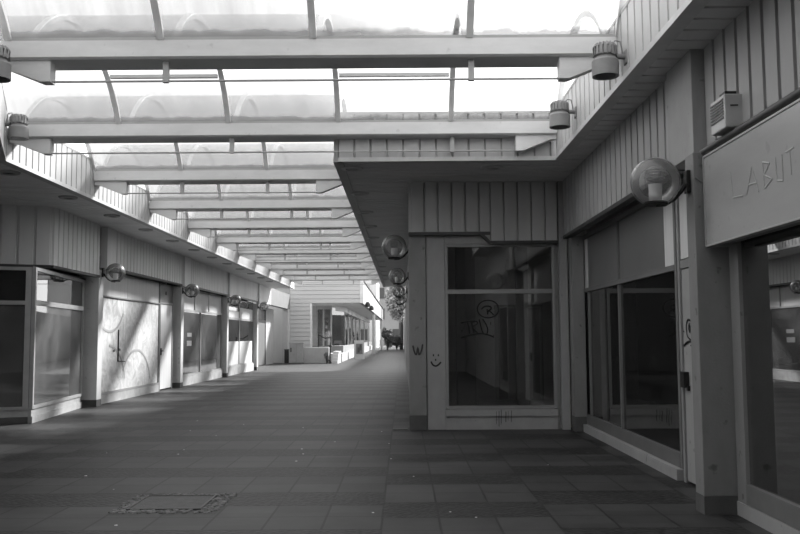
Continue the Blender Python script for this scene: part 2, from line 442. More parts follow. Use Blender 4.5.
def arc(y0, y1, n=14, rise=.88, z=BZ1):
    h = (y1-y0)/2; R = (h*h+rise*rise)/(2*rise); c = (y0+y1)/2; pts = []
    a0 = math.asin(h/R)
    for i in range(n+1):
        a = -a0 + 2*a0*i/n
        pts.append((c+R*math.sin(a), z+R*math.cos(a)-(R-rise)))
    return pts
def vault(k, y0, y1):
    """barrel vault from the beam behind (y0) to the beam ahead (y1)"""
    near = k <= 1
    xs = XR[:] if near else XR[:4]
    if k == 0: xs = xs[1:]
    if near: xs[-1] = 2.22
    else: xs[-1] = -.96
    lab = ['glass roof vault at the top edge of the photo, above the nearest beam',
           'glass roof vault between the nearest beam and the centre canopy, with tilted vent bars',
           'glass roof vault just past the front corner of the centre canopy'][k] if k < 3 else \
          'soiled glass roof vault, %s in the row over the arcade' % ORD[k]
    t = thing('roof_vault', lab, 'glass roof', (0, 0, 0), 0, 'barrel vaults of the glass roof')
    pts = arc(y0, y1)
    for i in range(len(xs)-1):
        m = MB(); a, b = xs[i]+.03, xs[i+1]-.03
        ins = [(y, z) for y, z in pts]; outs = [(y, z+.012) for y, z in pts]
        m.prism(ins + outs[::-1], a, b, axis='x') if False else None
        V = [[m.bm.verts.new((x, y, z)) for (y, z) in row] for row in (ins, outs) for x in (a, b)]
        n = len(pts)
        for j in range(n-1):
            m.bm.faces.new((V[0][j], V[1][j], V[1][j+1], V[0][j+1])); m.bm.faces.new((V[2][j], V[2][j+1], V[3][j+1], V[3][j]))
            m.bm.faces.new((V[0][j], V[0][j+1], V[2][j+1], V[2][j])); m.bm.faces.new((V[1][j], V[3][j], V[3][j+1], V[1][j+1]))
        m.build('glazing', 'roofg', t, smooth=True)
    for x in xs:
        m = MB(); w = .036
        ins = [(y, z-.05) for y, z in pts]; outs = [(y, z+.025) for y, z in pts]
        ins[0] = (ins[0][0]+.03, BZ1); ins[-1] = (ins[-1][0]-.03, BZ1)
        V = [[m.bm.verts.new((xx, y, z)) for (y, z) in row] for row in (ins, outs) for xx in (x-w, x+w)]
        n = len(pts)
        for j in range(n-1):
            m.bm.faces.new((V[0][j], V[1][j], V[1][j+1], V[0][j+1])); m.bm.faces.new((V[2][j], V[2][j+1], V[3][j+1], V[3][j]))
            m.bm.faces.new((V[0][j], V[0][j+1], V[2][j+1], V[2][j])); m.bm.faces.new((V[1][j], V[3][j], V[3][j+1], V[1][j+1]))
        m.bm.faces.new((V[0][0], V[2][0], V[3][0], V[1][0])); m.bm.faces.new((V[0][-1], V[1][-1], V[3][-1], V[2][-1]))
        m.build('rib', 'beam', t)
    # foot rail on the beam
    MB().box(xs[0], xs[-1], y1-.02, y1+.03, BZ1, BZ1+.03).build('foot_rail', 'rod', t)
    if k == 1:
        for i in (1, 3):
            zq = BZ1+.575
            for (ya, za), (yb, zb) in zip(pts[7:], pts[8:]):
                if zb <= zq <= za: yq = ya+(yb-ya)*(za-zq)/(za-zb)
            MB().box(xs[i]+.05, xs[i+1]-.05, yq-.03, yq+.03, zq-.075, zq-.03).build('vent_bar', 'rod', t)
for k in range(0, 11):
    vault(k, BY[k]+BD, BY[k+1]+.02)

# ---------------------------------------------------------------- pillars
def pillar(label, x0, x1, y0, y1, h, hb, cat='pillar', group=None, mat='conc'):
    cx, cy = (x0+x1)/2, (y0+y1)/2
    t = thing('pillar', label, cat, (cx, cy, 0), 0, group)
    a, b = (x1-x0)/2, (y1-y0)/2
    MB().box(-a, a, -b, b, hb, h, .008).build('shaft', mat, t)
    MB().box(-a-.002, a+.002, -b-.002, b+.002, 0, hb).build('base_band', 'base', t)
    return t
pr = pillar('scuffed square pillar with a dark base beside the large sign', 2.52, 2.90, 7.36, 7.57, 3.08, .15)
pc = pillar('square corner pillar left of the large shop window', .10, .38, 14.06, 14.36, 3.20, .23)
G = 'pillars along the left arcade'
for (y, lab) in ((19.2, 'grey pillar between the dark bay window and the white boarded shop'), (26.4, 'grey pillar between the narrow white door and the dark three-pane shop window'),
                 (33.3, 'grey pillar in front of the half-whitened shop window'), (40.2, 'farthest grey pillar of the left arcade, before the recessed entrance')):
    t = pillar(lab, -7.14, -6.80, y, y+.3, 3.09 if y > 20 else 3.04, .15, 'pillar', G, 'concl')
pillar('square pillar in the inner corner, left of the dark glazed shop front', 2.705, 2.90, 13.70, 13.97, 3.1, .23)
# flat covers on the cladding above the pillars
def cover(label, x, y0, y1, z0, z1, s):
    o = MB().box(0, .16, 0, y1-y0, 0, z1-z0, .006).build('cover_panel', 'conc_light' if s < 0 else 'cladl')
    o.location = (x-(0.16 if s > 0 else 0), y0, z0); tag(o, label, 'panel', 'flat cover panels above the pillars'); return o
cover('large flat grey cover panel on the right wall above the pillar with the globe', 2.57, 7.48, 8.19, 3.09, ZS-.005, -1)
for y, lab in ((19.45, 'flat cover panel on the left wall above the first globe lamp'), (26.42, 'flat cover panel on the left wall above the second globe lamp'),
               (33.36, 'flat cover panel on the left wall above the third globe lamp'), (40.25, 'flat cover panel on the left wall above the farthest left globe lamp')):
    cover(lab, -6.71, y, y+.6, 3.10, ZS-.005, 1)

# ---------------------------------------------------------------- shopfronts (local x along the facade, -y outwards)
def shopfront(label, p0, p1, verts=(), bars=(), panes=(), kerb=None, framemat='frame', name='shopfront', rails=None, group=None):
    p0 = Vector(p0); p1 = Vector(p1); d = p1-p0; W = d.length
    t = thing(name, label, 'shop front', (p0.x, p0.y, 0), math.atan2(d.y, d.x), group)
    for (x, w, z0, z1) in verts: MB().box(x, x+w, -.03, .04, z0, z1).build('mullion', framemat, t)
    for b_ in bars: MB().box(b_[0], b_[1], -.034, .036, b_[2], b_[2]+b_[3]).build('rail', b_[4] if len(b_) > 4 else framemat, t)
    for i, (x0, x1, z0, z1, mat) in enumerate(panes):
        thin = mat.startswith('glass')
        nm = 'window_pane' if thin else ('blind' if mat == 'curtain' else 'infill_panel')
        MB().box(x0, x1, .0, .008 if thin else .03, z0, z1).build(nm, mat, t)
    if kerb:
        for (x0, x1, z0, z1, dep, mat) in kerb: MB().box(x0, x1, -dep, .10, z0, z1).build('kerb' if mat == 'kerb' else 'sill', mat, t)
    return t, W

# centre block window
t, W = shopfront('large square shop window with scrawled tag, beside the corner pillar', (.39, 14.12), (2.72, 14.12),
    verts=[(.30, .05, .34, 3.02), (2.06, .05, .34, 3.02)],
    bars=[(.30, 2.11, 2.97, .05), (.35, 2.06, 2.20, .07), (.35, 2.06, .33, .05)],
    panes=[(.355, 2.055, .385, 2.195, 'glass'), (.355, 2.055, 2.275, 2.965, 'glass')], framemat='framew')
MB().box(0, .295, -.02, .10, 0, 3.18).build('side_panel', 'conc_light', t)
MB().box(.30, 2.11, -.06, .10, .215, .325).build('sill', 'conc_light', t)
MB().box(.30, 2.11, -.035, .10, .0, .215).build('plinth', 'conc_light', t)
MB().box(2.115, 2.16, -.01, .10, 0, 3.05).build('side_strip', 'conc', t)
MB().prism([(.30, 3.025), (2.11, 3.025), (2.11, 3.045), (1.10, 3.045), (.93, 3.18), (.30, 3.18)], -.02, .10, axis='y').build('head_panel', 'conc_light', t)
# drips running down the plinth
m = MB(); rr = random.Random(3)
for x in (1.11, 1.15, 1.185, 1.19, 1.26, 1.30, 1.35):
    w_ = rr.uniform(.005, .016); m.box(x, x+w_, -.062, -.058, .22, .26+rr.random()*.06).box(x, x+w_, -.038, -.034, .04+rr.random()*.12, .215)
m.build('rust_streaks', 'base', t)
# tag on the glass
def stroke(m, pts, r=.012, closed=False, y=-.006, sub=3):
    P = [Vector((p[0], y, p[1])) for p in pts]
    if closed: P = P + [P[0]]
    out = []
    for i in range(len(P)-1):       # catmull-rom for curvy strokes
        a = P[i-1] if i > 0 else P[i]; b = P[i]; c = P[i+1]; d = P[i+2] if i+2 < len(P) else P[i+1]
        for s in range(sub):
            u = s/sub
            out.append(.5*((2*b)+(c-a)*u+(2*a-5*b+4*c-d)*u*u+(3*b-3*c+d-a)*u**3))
    out.append(P[-1])
    m.tube(out, r, 6, flat=(0,-1,0))
def px(x, y):   # point of the crop (712 px = 80 px wide from 450,290) on the window plane
    X = 450+x/8.9; Z = 290+y/8.9
    return ((X-403)*14.12/860-.39-.02, 1.5+(337+.0-Z)*14.12/860+.07)
m = MB()
el = [px(350+95*math.cos(a), 213+78*math.sin(a)) for a in [2*PI*i/14 for i in range(14)]]
stroke(m, el, .010, True)
stroke(m, [px(290,215), px(320,190), px(365,190), (px(378,210)), px(350,235), px(345,262)], .012)
stroke(m, [px(355,225), px(385,250), px(400,268)], .010)
stroke(m, [px(340,215), px(348,245)], .012)
stroke(m, [px(105,335), px(160,325), px(235,318)], .010)
stroke(m, [px(165,325), px(178,380), px(185,430)], .010)
stroke(m, [px(200,330), px(212,380), px(222,425)], .010)
stroke(m, [px(200,330), px(245,320), px(250,345), px(210,375), px(255,425)], .010)
stroke(m, [px(270,305), px(285,370), px(300,420), px(330,440), px(345,400), px(330,350), px(300,300)], .010)
stroke(m, [px(105,465), px(180,445), px(265,430), px(335,438), px(395,460)], .012)
for c in ((116,403), (372,340), (395,458)):
    x, z = px(*c); stroke(m, [(x-.006, z), (x+.006, z)], .022)
m.build('graffiti_tag', 'blackm', t, label='scrawled black letters TRU with a circled R')
# smiley on the side panel and W on the pillar
m = MB(); sx, sz = .14, 1.07
stroke(m, [(sx-.075, sz+.03), (sx-.05, sz-.02), (sx, sz-.045), (sx+.05, sz-.02), (sx+.085, sz+.02)], .013, y=-.023)
for dx, dz in ((-.035, .13), (.045, .13), (.0, .055)):
    stroke(m, [(sx+dx-.01, sz+dz), (sx+dx+.01, sz+dz)], .016, y=-.023)
m.build('graffiti_smiley', 'blackm', t, label='black smiley face drawn with a marker')
m = MB()
stroke(m, [(-.08, 1.36), (-.06, 1.27), (-.025, 1.21), (0, 1.33), (.02, 1.21), (.055, 1.27), (.08, 1.38)], .013, y=-.155)
m.build('graffiti_letter', 'framed', pc, label='black letter W')
# thin dark corner post left of the right-hand wall
o = MB().box(0, .13, 0, .12, 0, ZS).build('corner_post', 'conc_light'); o.location = (2.56, 13.99, 0)
tag(o, 'white vertical post in the corner between window and right wall', 'post')

# right-hand shop: faces -X (local x runs towards the camera)
t, W = shopfront('dark glazed shop front with a pale transom on the right wall', (2.92, 13.85), (2.92, 9.02),
    verts=[(0, .06, .12, 3.1), (.40, .05, .25, 2.2), (2.28, .05, .25, 3.1), (4.72, .07, .12, 3.1)],
    bars=[(.06, 4.72, 2.19, .06), (.06, 4.72, .12, .15, 'endpanel'), (.06, 4.72, 3.04, .06)],
    panes=[(.065, .395, .275, 2.185, 'glassd'), (.455, 2.275, .275, 2.185, 'glassd'), (2.335, 4.715, .275, 2.185, 'glassd'),
           (.065, .34, 2.255, 3.035, 'curtain'), (.345, 2.275, 2.255, 3.035, 'trans'), (2.335, 4.30, 2.255, 3.035, 'trans'), (4.305, 4.715, 2.255, 3.035, 'curtain')],
    kerb=[(0, 4.78, 0, .115, .09, 'conc_light')], framemat='framer')
# narrow side panel between shop front and pillar, with lock and face
t = thing('side_door', 'narrow pale side door with a black lock box next to the pillar', 'door', (2.90, 9.0, 0), -PI/2)
MB().box(0, .06, -.02, .06, 0, 3.08).build('frame', 'framew', t)
MB().box(.065, 1.30, 0, .06, .02, 2.18, .004).build('door_leaf', 'conc_light', t)
MB().box(.065, 1.30, .0, .05, 2.29, 3.05).build('upper_panel', 'curtain', t)
MB().box(.065, 1.30, -.01, .06, 2.19, 2.28).build('transom', 'conc', t)
lk = MB().box(.08, .21, -.055, -.001, .97, 1.13, .006).build('lock_box', 'black', t)
MB().box(.20, .235, -.03, -.001, .94, .99).build('bolt', 'black', lk)
m = MB()
def g2(x, y): return (.07+(x-60)/5.93*.028, 1.66-(y-60)/5.93*.0105)
stroke(m, [g2(110,65), g2(95,62), g2(85,90), g2(85,130), g2(92,160), g2(112,178)], .010)
stroke(m, [g2(105,80), g2(98,110), g2(106,135), g2(108,95)], .009)
stroke(m, [g2(64,212), g2(80,195), g2(100,186), g2(118,186)], .012)
for c in ((110,208), (66,128)):
    x, z = g2(*c); stroke(m, [(x, z-.008), (x, z+.008)], .014)
m.build('graffiti_face', 'blackm', t, label='black scrawled face with a curved brow')

# near right-hand shop door and sign
t, W = shopfront('tall dark glass door front under the large sign, at the right edge', (2.83, 7.352), (2.83, 3.2),
    verts=[(0, .19, .115, 2.9), (2.2, .06, .25, 2.9), (4.05, .1, .12, 2.9)],
    bars=[(.19, 4.05, .12, .16, 'framer'), (.19, 4.05, 2.84, .06)],
    panes=[(.195, 2.195, .285, 2.835, 'glassr'), (2.265, 4.045, .285, 2.835, 'glassr')],
    kerb=[(0, 4.15, 0, .115, .04, 'conc_light')], framemat='conc')
t = thing('shop_sign', 'large pale faded sign panel with ghost letters on the right wall', 'sign', (2.60, 7.33, 2.25), -PI/2)
MB().box(.02, 3.9, .012, .19, .02, .765).build('sign_box', 'conc', t)
MB().box(.015, 3.905, .0, .012, .015, .77).build('sign_face', 'sign', t)
m = MB(); m.box(0, .015, -.008, .19, 0, .785).box(.015, 3.905, -.008, .05, 0, .015).box(.015, 3.905, -.008, .05, .77, .785); m.build('sign_frame', 'frame', t)
m = MB()
def sx_(X, Zp):  # position along the sign for an image column
    Y = 2.6*860/(X-403); return (7.33-Y, 1.5+(337-Zp)*Y/860-2.25)
for a, b in (((735,173), (737,199)), ((737,199), (747,197)), ((751,196), (757,167)), ((757,167), (763,193)), ((753,186), (761,184)), ((768,163), (769,190)), ((768,163), (775,164)), ((775,164), (769,176)), ((769,176), (777,180)), ((777,180), (769,190)),
             ((781,158), (782,182)), ((782,182), (788,182)), ((788,182), (788,155)), ((792,153), (800,148)), ((796,151), (797,176))):
    p, q = sx_(*a), sx_(*b); m.tube([(p[0], -.002, p[1]), (q[0], -.002, q[1])], .008, 4, flat=(0,-1,0))
m.build('ghost_letters', 'ghost', t, label='faint outlines of removed letters')
# dark gutter rail above the sign
o = MB().tube([(0,0,0), (0,-5.0,0)], .035, 12).build('gutter_pipe', 'framed', smooth=True); o.location = (2.625, 7.42, 3.085)
tag(o, 'dark pipe running between cladding and sign on the right wall', 'pipe')
# small louvred alarm box
t = thing('alarm_box', 'small white louvred box on the cladding above the sign', 'alarm', (2.70, 6.97, 3.13), -PI/2)
MB().box(0, .31, -.155, .0, 0, .27, .01).build('housing', 'trimw', t)
m = MB()
for i in range(7): m.box(.02, .29, -.165, -.156, .08+i*.024, .092+i*.024)
m.build('louvres', 'conc', t)
MB().box(.17, .29, -.14, -.05, .271, .295).build('beacon', 'black', t)
MB().box(.311, .316, -.11, -.05, .17, .18).build('slot', 'black', t)

# ---------------------------------------------------------------- left-hand shopfronts (face +X)
# bay window: side face and front face
t, W = shopfront('dark two-sided corner bay shop window with a pale sill, nearest on the left', (-6.67, 15.52), (-7.08, 19.05),
    verts=[(0, .07, .25, 2.80), (3.42, .06, .25, 2.80)],
    bars=[(.07, 3.42, 2.12, .09), (.07, 3.42, 2.74, .06), (.07, 3.42, .25, .06)],
    panes=[(.075, 3.415, .315, 2.115, 'glassdust'), (.075, 3.415, 2.215, 2.735, 'glassd')],
    kerb=[(0, 3.5, 0, .12, .03, 'kerb'), (0, 3.5, .12, .25, .01, 'kerb')])
t1 = t
t, W = shopfront('front face', (-10.2, 14.06), (-6.705, 15.505),
    verts=[(3.68, .095, .25, 2.80), (1.2, .06, .25, 2.80)],
    bars=[(0, 3.68, 2.12, .07), (0, 3.68, 2.74, .06), (0, 3.68, .25, .05)],
    panes=[(0.01, 1.19, .305, 2.115, 'glassd'), (1.27, 3.675, .305, 2.115, 'glassdust'), (0.01, 1.19, 2.195, 2.735, 'glassd'), (1.27, 3.675, 2.195, 2.735, 'glassd')],
    kerb=[(0, 3.775, 0, .12, .03, 'base'), (0, 3.775, .12, .25, .01, 'kerb')])
bpy.context.view_layer.update()
for ch in list(t.children):
    mw = ch.matrix_world.copy(); ch.parent = t1; ch.matrix_basis = t1.matrix_world.inverted() @ mw
bpy.data.objects.remove(t)
# white boarded shop
t, W = shopfront('boarded shop front of worn white panels between first and second pillar', (-7.0, 19.55), (-7.0, 24.72),
    verts=[(0, .04, .2, 3.1), (5.10, .06, 0, 3.1)],
    bars=[(.04, 5.10, 2.48, .03), (.04, 5.10, .2, .05)],
    panes=[(.045, 2.0, .255, 2.475, 'board'), (2.01, 5.09, .255, 2.475, 'board'), (.045, 2.28, 2.515, 3.1, 'curtain'), (2.30, 5.09, 2.515, 3.1, 'curtain')],
    kerb=[(0, 5.05, 0, .195, .05, 'kerb')], framemat='framew')
m = MB()
m.tube([(1.62, -.01, 1.72), (1.62, -.01, .95)], .018, 6); m.tube([(1.62, -.01, .95), (2.15, -.01, .93)], .014, 6)
m.build('hasp_bar', 'black', t)
m = MB(); stroke(m, [(1.25, 1.20), (1.40, 1.22)], .03); stroke(m, [(1.62, 1.25), (1.80, 1.22)], .03); stroke(m, [(.30, 1.3), (.36, 1.15), (.30, 1.0)], .02); m.build('graffiti_marks', 'base', t)
m = MB()      # shadows of the roof ribs, painted on the boards as arcs
for cx, cz, r, a0, a1 in ((1.0, 2.55, 1.1, -2.7, -.5), (3.1, .2, 1.25, .2, 2.6), (.9, .3, 1.3, .2, 1.5)):
    stroke(m, [(cx+r*math.cos(a0+(a1-a0)*i/12), min(2.45, max(.3, cz+r*.8*math.sin(a0+(a1-a0)*i/12)))) for i in range(13)], .035)
m.build('rib_shadow_arcs', 'conc_light', t)
t = thing('side_door', 'narrow white door left of the second pillar on the left', 'door', (-7.0, 24.78, 0), PI/2)
m = MB(); m.box(0, .05, -.02, .05, 0, 3.1).box(1.3, 1.36, -.02, .05, 0, 3.1).box(.05, 1.3, -.02, .05, 2.50, 2.56); m.build('frame', 'framew', t)
MB().box(.055, 1.295, 0, .045, .04, 2.49).build('door_leaf', 'curtain', t)
h = MB().box(.10, .15, -.03, -.001, 1.02, 1.22).build('lock_plate', 'black', t)
MB().tube([(.12, -.03, 1.14), (.12, -.07, 1.14), (.22, -.07, 1.14)], .012, 8).build('handle', 'black', h)
MB().box(.055, 1.295, .01, .04, 2.57, 3.1).build('transom_panel', 'trans', t)
MB().box(.6, .68, -.005, .009, 2.78, 2.88).build('house_number_plate', 'black', t)
# dark three pane window
t, W = shopfront('shop window with dark lower panes and white blinds above, third bay on the left', (-7.0, 26.75), (-7.0, 33.25),
    verts=[(0, .06, .3, 3.12), (2.1, .05, 2.44, 3.12), (2.95, .06, .3, 2.4), (4.2, .05, 2.44, 3.12), (6.4, .06, .3, 3.12)],
    bars=[(.06, 6.4, 2.38, .06), (.06, 6.4, .30, .05)],
    panes=[(.065, 2.945, .355, 2.375, 'glassdust'), (3.015, 6.395, .355, 2.375, 'glassdust'), (.065, 2.095, 2.445, 3.12, 'curtain'), (2.155, 4.195, 2.445, 3.12, 'curtain'), (4.255, 6.395, 2.445, 3.12, 'curtain')],
    kerb=[(0, 6.5, 0, .295, .06, 'kerb')])
m = MB().box(1.2, 1.75, -.012, -.002, 1.55, 1.68).box(1.15, 1.75, -.012, -.002, 1.25, 1.42); m.build('sticker', 'paper', t)
# half-whitened window
t, W = shopfront('shop window with whitewashed lower half, fourth bay on the left', (-7.0, 33.65), (-7.0, 40.15),
    verts=[(0, .06, .35, 3.15), (3.1, .06, .35, 3.15), (6.44, .06, .35, 3.15)],
    bars=[(.06, 6.44, 2.25, .09), (.06, 6.44, .35, .05)],
    panes=[(.065, 3.095, .405, 1.36, 'curtain'), (3.165, 6.435, .405, 1.36, 'curtain'), (.065, 3.095, 1.365, 2.245, 'glassd'), (3.165, 6.435, 1.365, 2.245, 'glassd'),
           (.065, 3.095, 2.345, 2.62, 'curtain'), (.065, 3.095, 2.625, 3.15, 'glassdust'), (3.165, 6.435, 2.345, 2.80, 'curtain'), (3.165, 6.435, 2.805, 3.15, 'glassdust')],
    kerb=[(0, 6.5, 0, .345, .08, 'kerb')])
# recessed entrance
t, W = shopfront('recessed grey shop entrance with dark transom at the far end of the left arcade', (-7.6, 40.6), (-7.6, 50.6),
    verts=[(0, .1, .05, 3.15), (2.2, .08, .05, 2.35), (4.4, .08, .05, 2.35), (6.9, .1, .05, 3.15)],
    bars=[(.1, 6.9, 2.35, .10)],
    panes=[(.105, 2.195, .06, 2.345, 'trans'), (2.285, 4.395, .06, 2.345, 'glassdust'), (4.485, 6.895, .06, 2.345, 'trans'), (.105, 6.895, 2.455, 3.15, 'glassd'), (7.0, 10.0, .0, 3.15, 'conc_light')],
    framemat='framed')
m = MB()
for z, x in ((.5, 3.0), (.85, 2.8), (1.25, 3.1)):
    stroke(m, [(x, z), (x+.3, z+.3), (x+.6, z-.1), (x+.9, z+.3), (x+1.2, z)], .05)
m.build('graffiti_scrawl', 'black', t)
struct(MB().box(-7.14, -6.82, 51.0, 51.9, 0, 3.2).build('wall_left', 'conc_light'))

# ---------------------------------------------------------------- shop interiors
struct(MB().box(.42, 9.0, 20.0, 20.2, 0, ZS).build('wall_interior', 'inter'))
struct(MB().box(8.8, 9.0, .5, 20.0, 0, ZS).build('wall_interior', 'inter'))
struct(MB().box(3.0, 8.8, 13.95, 14.1, 0, ZS).build('wall_interior', 'inter'))
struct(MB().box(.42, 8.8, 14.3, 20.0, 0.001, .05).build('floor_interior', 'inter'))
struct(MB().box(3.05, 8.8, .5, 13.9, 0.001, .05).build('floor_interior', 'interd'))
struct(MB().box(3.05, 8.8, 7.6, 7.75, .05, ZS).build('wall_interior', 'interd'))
for x, y, w, lab in ((1.35, 18.6, .4, 'square post inside the shop seen through the tagged window, left one'), (2.35, 17.0, .22, 'slim post inside the shop seen through the tagged window, right one')):
    o = MB().box(-w/2, w/2, -w/2, w/2, .05, 4.04).build('interior_post', 'conc'); o.location = (x, y, 0); tag(o, lab, 'post')
t = thing('interior_door', 'dark doorway in the back wall inside the tagged shop', 'door', (2.2, 19.97, .05))
MB().box(0, .95, -.03, .02, 0, 2.1).build('door_leaf', 'interd', t)
m = MB(); m.box(-.08, 0, -.05, .02, 0, 2.18).box(.95, 1.03, -.05, .02, 0, 2.18).box(0, .95, -.05, .02, 2.1, 2.18); m.build('door_frame', 'conc', t)
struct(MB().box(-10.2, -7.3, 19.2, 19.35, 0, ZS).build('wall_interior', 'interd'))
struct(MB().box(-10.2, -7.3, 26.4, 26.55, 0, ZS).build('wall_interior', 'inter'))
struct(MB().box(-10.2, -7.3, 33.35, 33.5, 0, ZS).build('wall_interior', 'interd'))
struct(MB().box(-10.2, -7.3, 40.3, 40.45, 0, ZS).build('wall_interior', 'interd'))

# ---------------------------------------------------------------- globe lamps
def globe_lamp(label):
    """root at the wall bracket; arm reaches out along local -y"""
    t = thing('globe_lamp', label, 'lamp', (0,0,0), 0, 'smoked globe wall lamps')
    MB().box(-.045, .045, -.035, .0, -.10, .10, .006).build('wall_bracket', 'black', t)
    MB().tube([(0, -.035, -.02), (0, -.07, -.08), (0, -.14, -.155), (0, -.22, -.20), (0, -.30, -.205)], .017, 10).build('arm', 'black', t, smooth=True)
    R = .215; g0 = MB(); prof = [(R*math.sin(a), R*math.cos(a)) for a in [PI*i/24 for i in range(22)]]
    prof[0] = (0, R)
    inner = [((R-.006)*math.sin(a), (R-.006)*math.cos(a)) for a in [PI*i/24 for i in range(22)]][::-1]; inner[-1] = (0, R-.006)
    g0.lathe(prof, (0, -.30, 0), 40); gl = g0.build('globe', 'globe', t, smooth=True)
    MB().lathe([(0, -.205), (.105, -.205), (.11, -.19), (.095, -.175), (0, -.175)], (0, -.30, 0), 28).build('base_plate', 'black', gl, smooth=True)
    MB().lathe([(.055, -.17), (.058, -.03), (.062, -.02), (.02, -.02), (0, -.02)], (0, -.30, 0), 24).build('lamp_holder', 'bulb', gl, smooth=True)
    m = MB()
    for z in (.02, .045, .07, .095): m.lathe([(.07, z), (.085, z+.012), (.07, z+.014)], (0, -.30, 0), 24)
    m.build('louvre_rings', 'frame', gl, smooth=True)
    return t
L0 = globe_lamp('large smoked globe lamp on the right-hand pillar, closest to the viewer')
L0.location = (2.519, 7.465, 2.84); L0.rotation_euler = (0,0,-PI/2)
# cable of the near lamp
o = MB().tube([(2.53, 7.352, 2.86), (2.62, 7.352, 2.80), (2.70, 7.352, 2.79), (2.74, 7.352, 2.84), (2.745, 7.352, 3.05)], .008, 6).build('lamp_cable', 'conc', smooth=True)
tag(o, 'thin cable curving from the near globe lamp up the pillar face', 'cable')
labs = ['smoked globe lamp on the first left pillar, beside the white boards', 'smoked globe lamp on the second left pillar, above the narrow door', 'smoked globe lamp on the third left pillar', 'smoked globe lamp on the farthest left pillar, above the recessed entrance']
for (y, z), lab in zip(((19.4, 2.99), (26.5, 2.97), (33.4, 2.96), (40.3, 2.97)), labs):
    c = copy_tree(L0); c.location = (-6.799 if False else -6.799, y-.12 if False else y-.0, z); c.location.y = y; c.rotation_euler = (0,0,PI/2); c['label'] = lab
labs = ['largest smoked globe lamp under the centre canopy, left of the corner pillar', 'second globe lamp down the row under the centre canopy', 'third globe lamp down the row under the centre canopy', 'fourth globe lamp down the row under the centre canopy', 'farthest and lowest globe lamp under the centre canopy']
for i, lab in enumerate(labs):
    c = copy_tree(L0); c.location = (.161, 14.6+7.1*i if i else 14.5, 3.03); c.rotation_euler = (0,0,-PI/2); c['label'] = lab
    if i == 0: c.location = (.161, 14.62, 3.03)

# ---------------------------------------------------------------- floodlights
def floodlight(label):
    t = thing('floodlight', label, 'lamp', (0,0,0), 0, 'cup-shaped floodlights on arms')
    MB().lathe([(.0, -.16), (.10, -.16), (.125, -.17), (.13, -.17), (.13, -.02), (.115, .0), (.10, .0), (.10, .02), (0, .02)], (0,0,0), 28).build('housing', 'flood', t, smooth=True)
    m = MB(); m.lathe([(.085, .02), (.112, .04), (.108, .12), (.085, .155), (0, .16)], (0,0,0), 24)
    for k in range(16):
        a = 2*PI*k/16; m.tube([(.112*math.cos(a), .112*math.sin(a), .03), (.112*math.cos(a), .112*math.sin(a), .12), (.085*math.cos(a), .085*math.sin(a), .156)], .009, 4)
    m.build('ribbed_cap', 'flood', t, smooth=True)
    MB().lathe([(0, -.168), (.098, -.168), (.098, -.162), (0, -.162)], (0,0,0), 24).build('lens', 'black', t)
    MB().tube([(.06, 0, .12), (.10, 0, .19), (.15, 0, .18), (.17, 0, .08), (.17, 0, .03)], .008, 8).build('cable_loop', 'flood', t, smooth=True)
    MB().tube([(.11, 0, .03), (.17, 0, .03), (.21, 0, .02)], .028, 12).build('arm', 'flood', t, smooth=True)
    MB().box(.19, .22, -.05, .05, -.05, .09, .008).build('mounting_plate', 'flood', t)
    return t
F0 = floodlight('grey cup floodlight at the right end of the nearest beam'); F0.location = (2.0, 8.25, 4.20)
F0.rotation_euler = (0,0,0); F0.scale = (1,1,1)
c = copy_tree(F0); c.location = (2.0, 10.7, 4.30); c['label'] = 'grey cup floodlight above the inner corner of the right canopy'
c = copy_tree(F0); c.location = (-3.95, 8.2, 4.20); c.rotation_euler = (0,0,PI-.4+.2); c['label'] = 'grey cup floodlight cut by the left edge of the photo'
c = copy_tree(F0); c.location = (-5.27, 11.62, 4.42); c.rotation_euler = (0,0,PI); c['label'] = 'grey cup floodlight at the corner of the left canopy'

# ---------------------------------------------------------------- recessed downlights
def downlight(label, mat='trimw', lens='frame'):
    t = thing('downlight', label, 'lamp', (0,0,0), 0, 'recessed downlights in the canopies')
    MB().lathe([(.09, -.001), (.16, -.001), (.17, -.015), (.155, -.04), (.11, -.048), (.09, -.04), (.09, -.001)], (0,0,0), 24).build('trim_ring', mat, t, smooth=True)
    MB().lathe([(0, -.002), (.09, -.002), (.088, -.03), (0, -.022)], (0,0,0), 20).build('lens', lens, t, smooth=True)
    return t
D0 = downlight('round downlight in the centre canopy above the shop window'); D0.location = (1.35, 12.75, ZS)
cnt = ORD
for i in range(12):
    c = copy_tree(D0); c.location = (-.75, 12.75+2.27*i, ZS)
    c['label'] = ('round downlight in the centre canopy, %s in the row running away' % (ORD[i] if i < 10 else ('second farthest' if i == 10 else 'farthest')))
D1 = downlight('x', 'frame', 'black')
for i in range(12):
    c = D1 if i == 0 else copy_tree(D1); c.location = (-5.98, 12.9+2.33*i, ZS)
    c['label'] = ('round dark downlight in the left canopy, %s in the row running away' % (ORD[i] if i < 10 else ('second farthest' if i == 10 else 'farthest')))

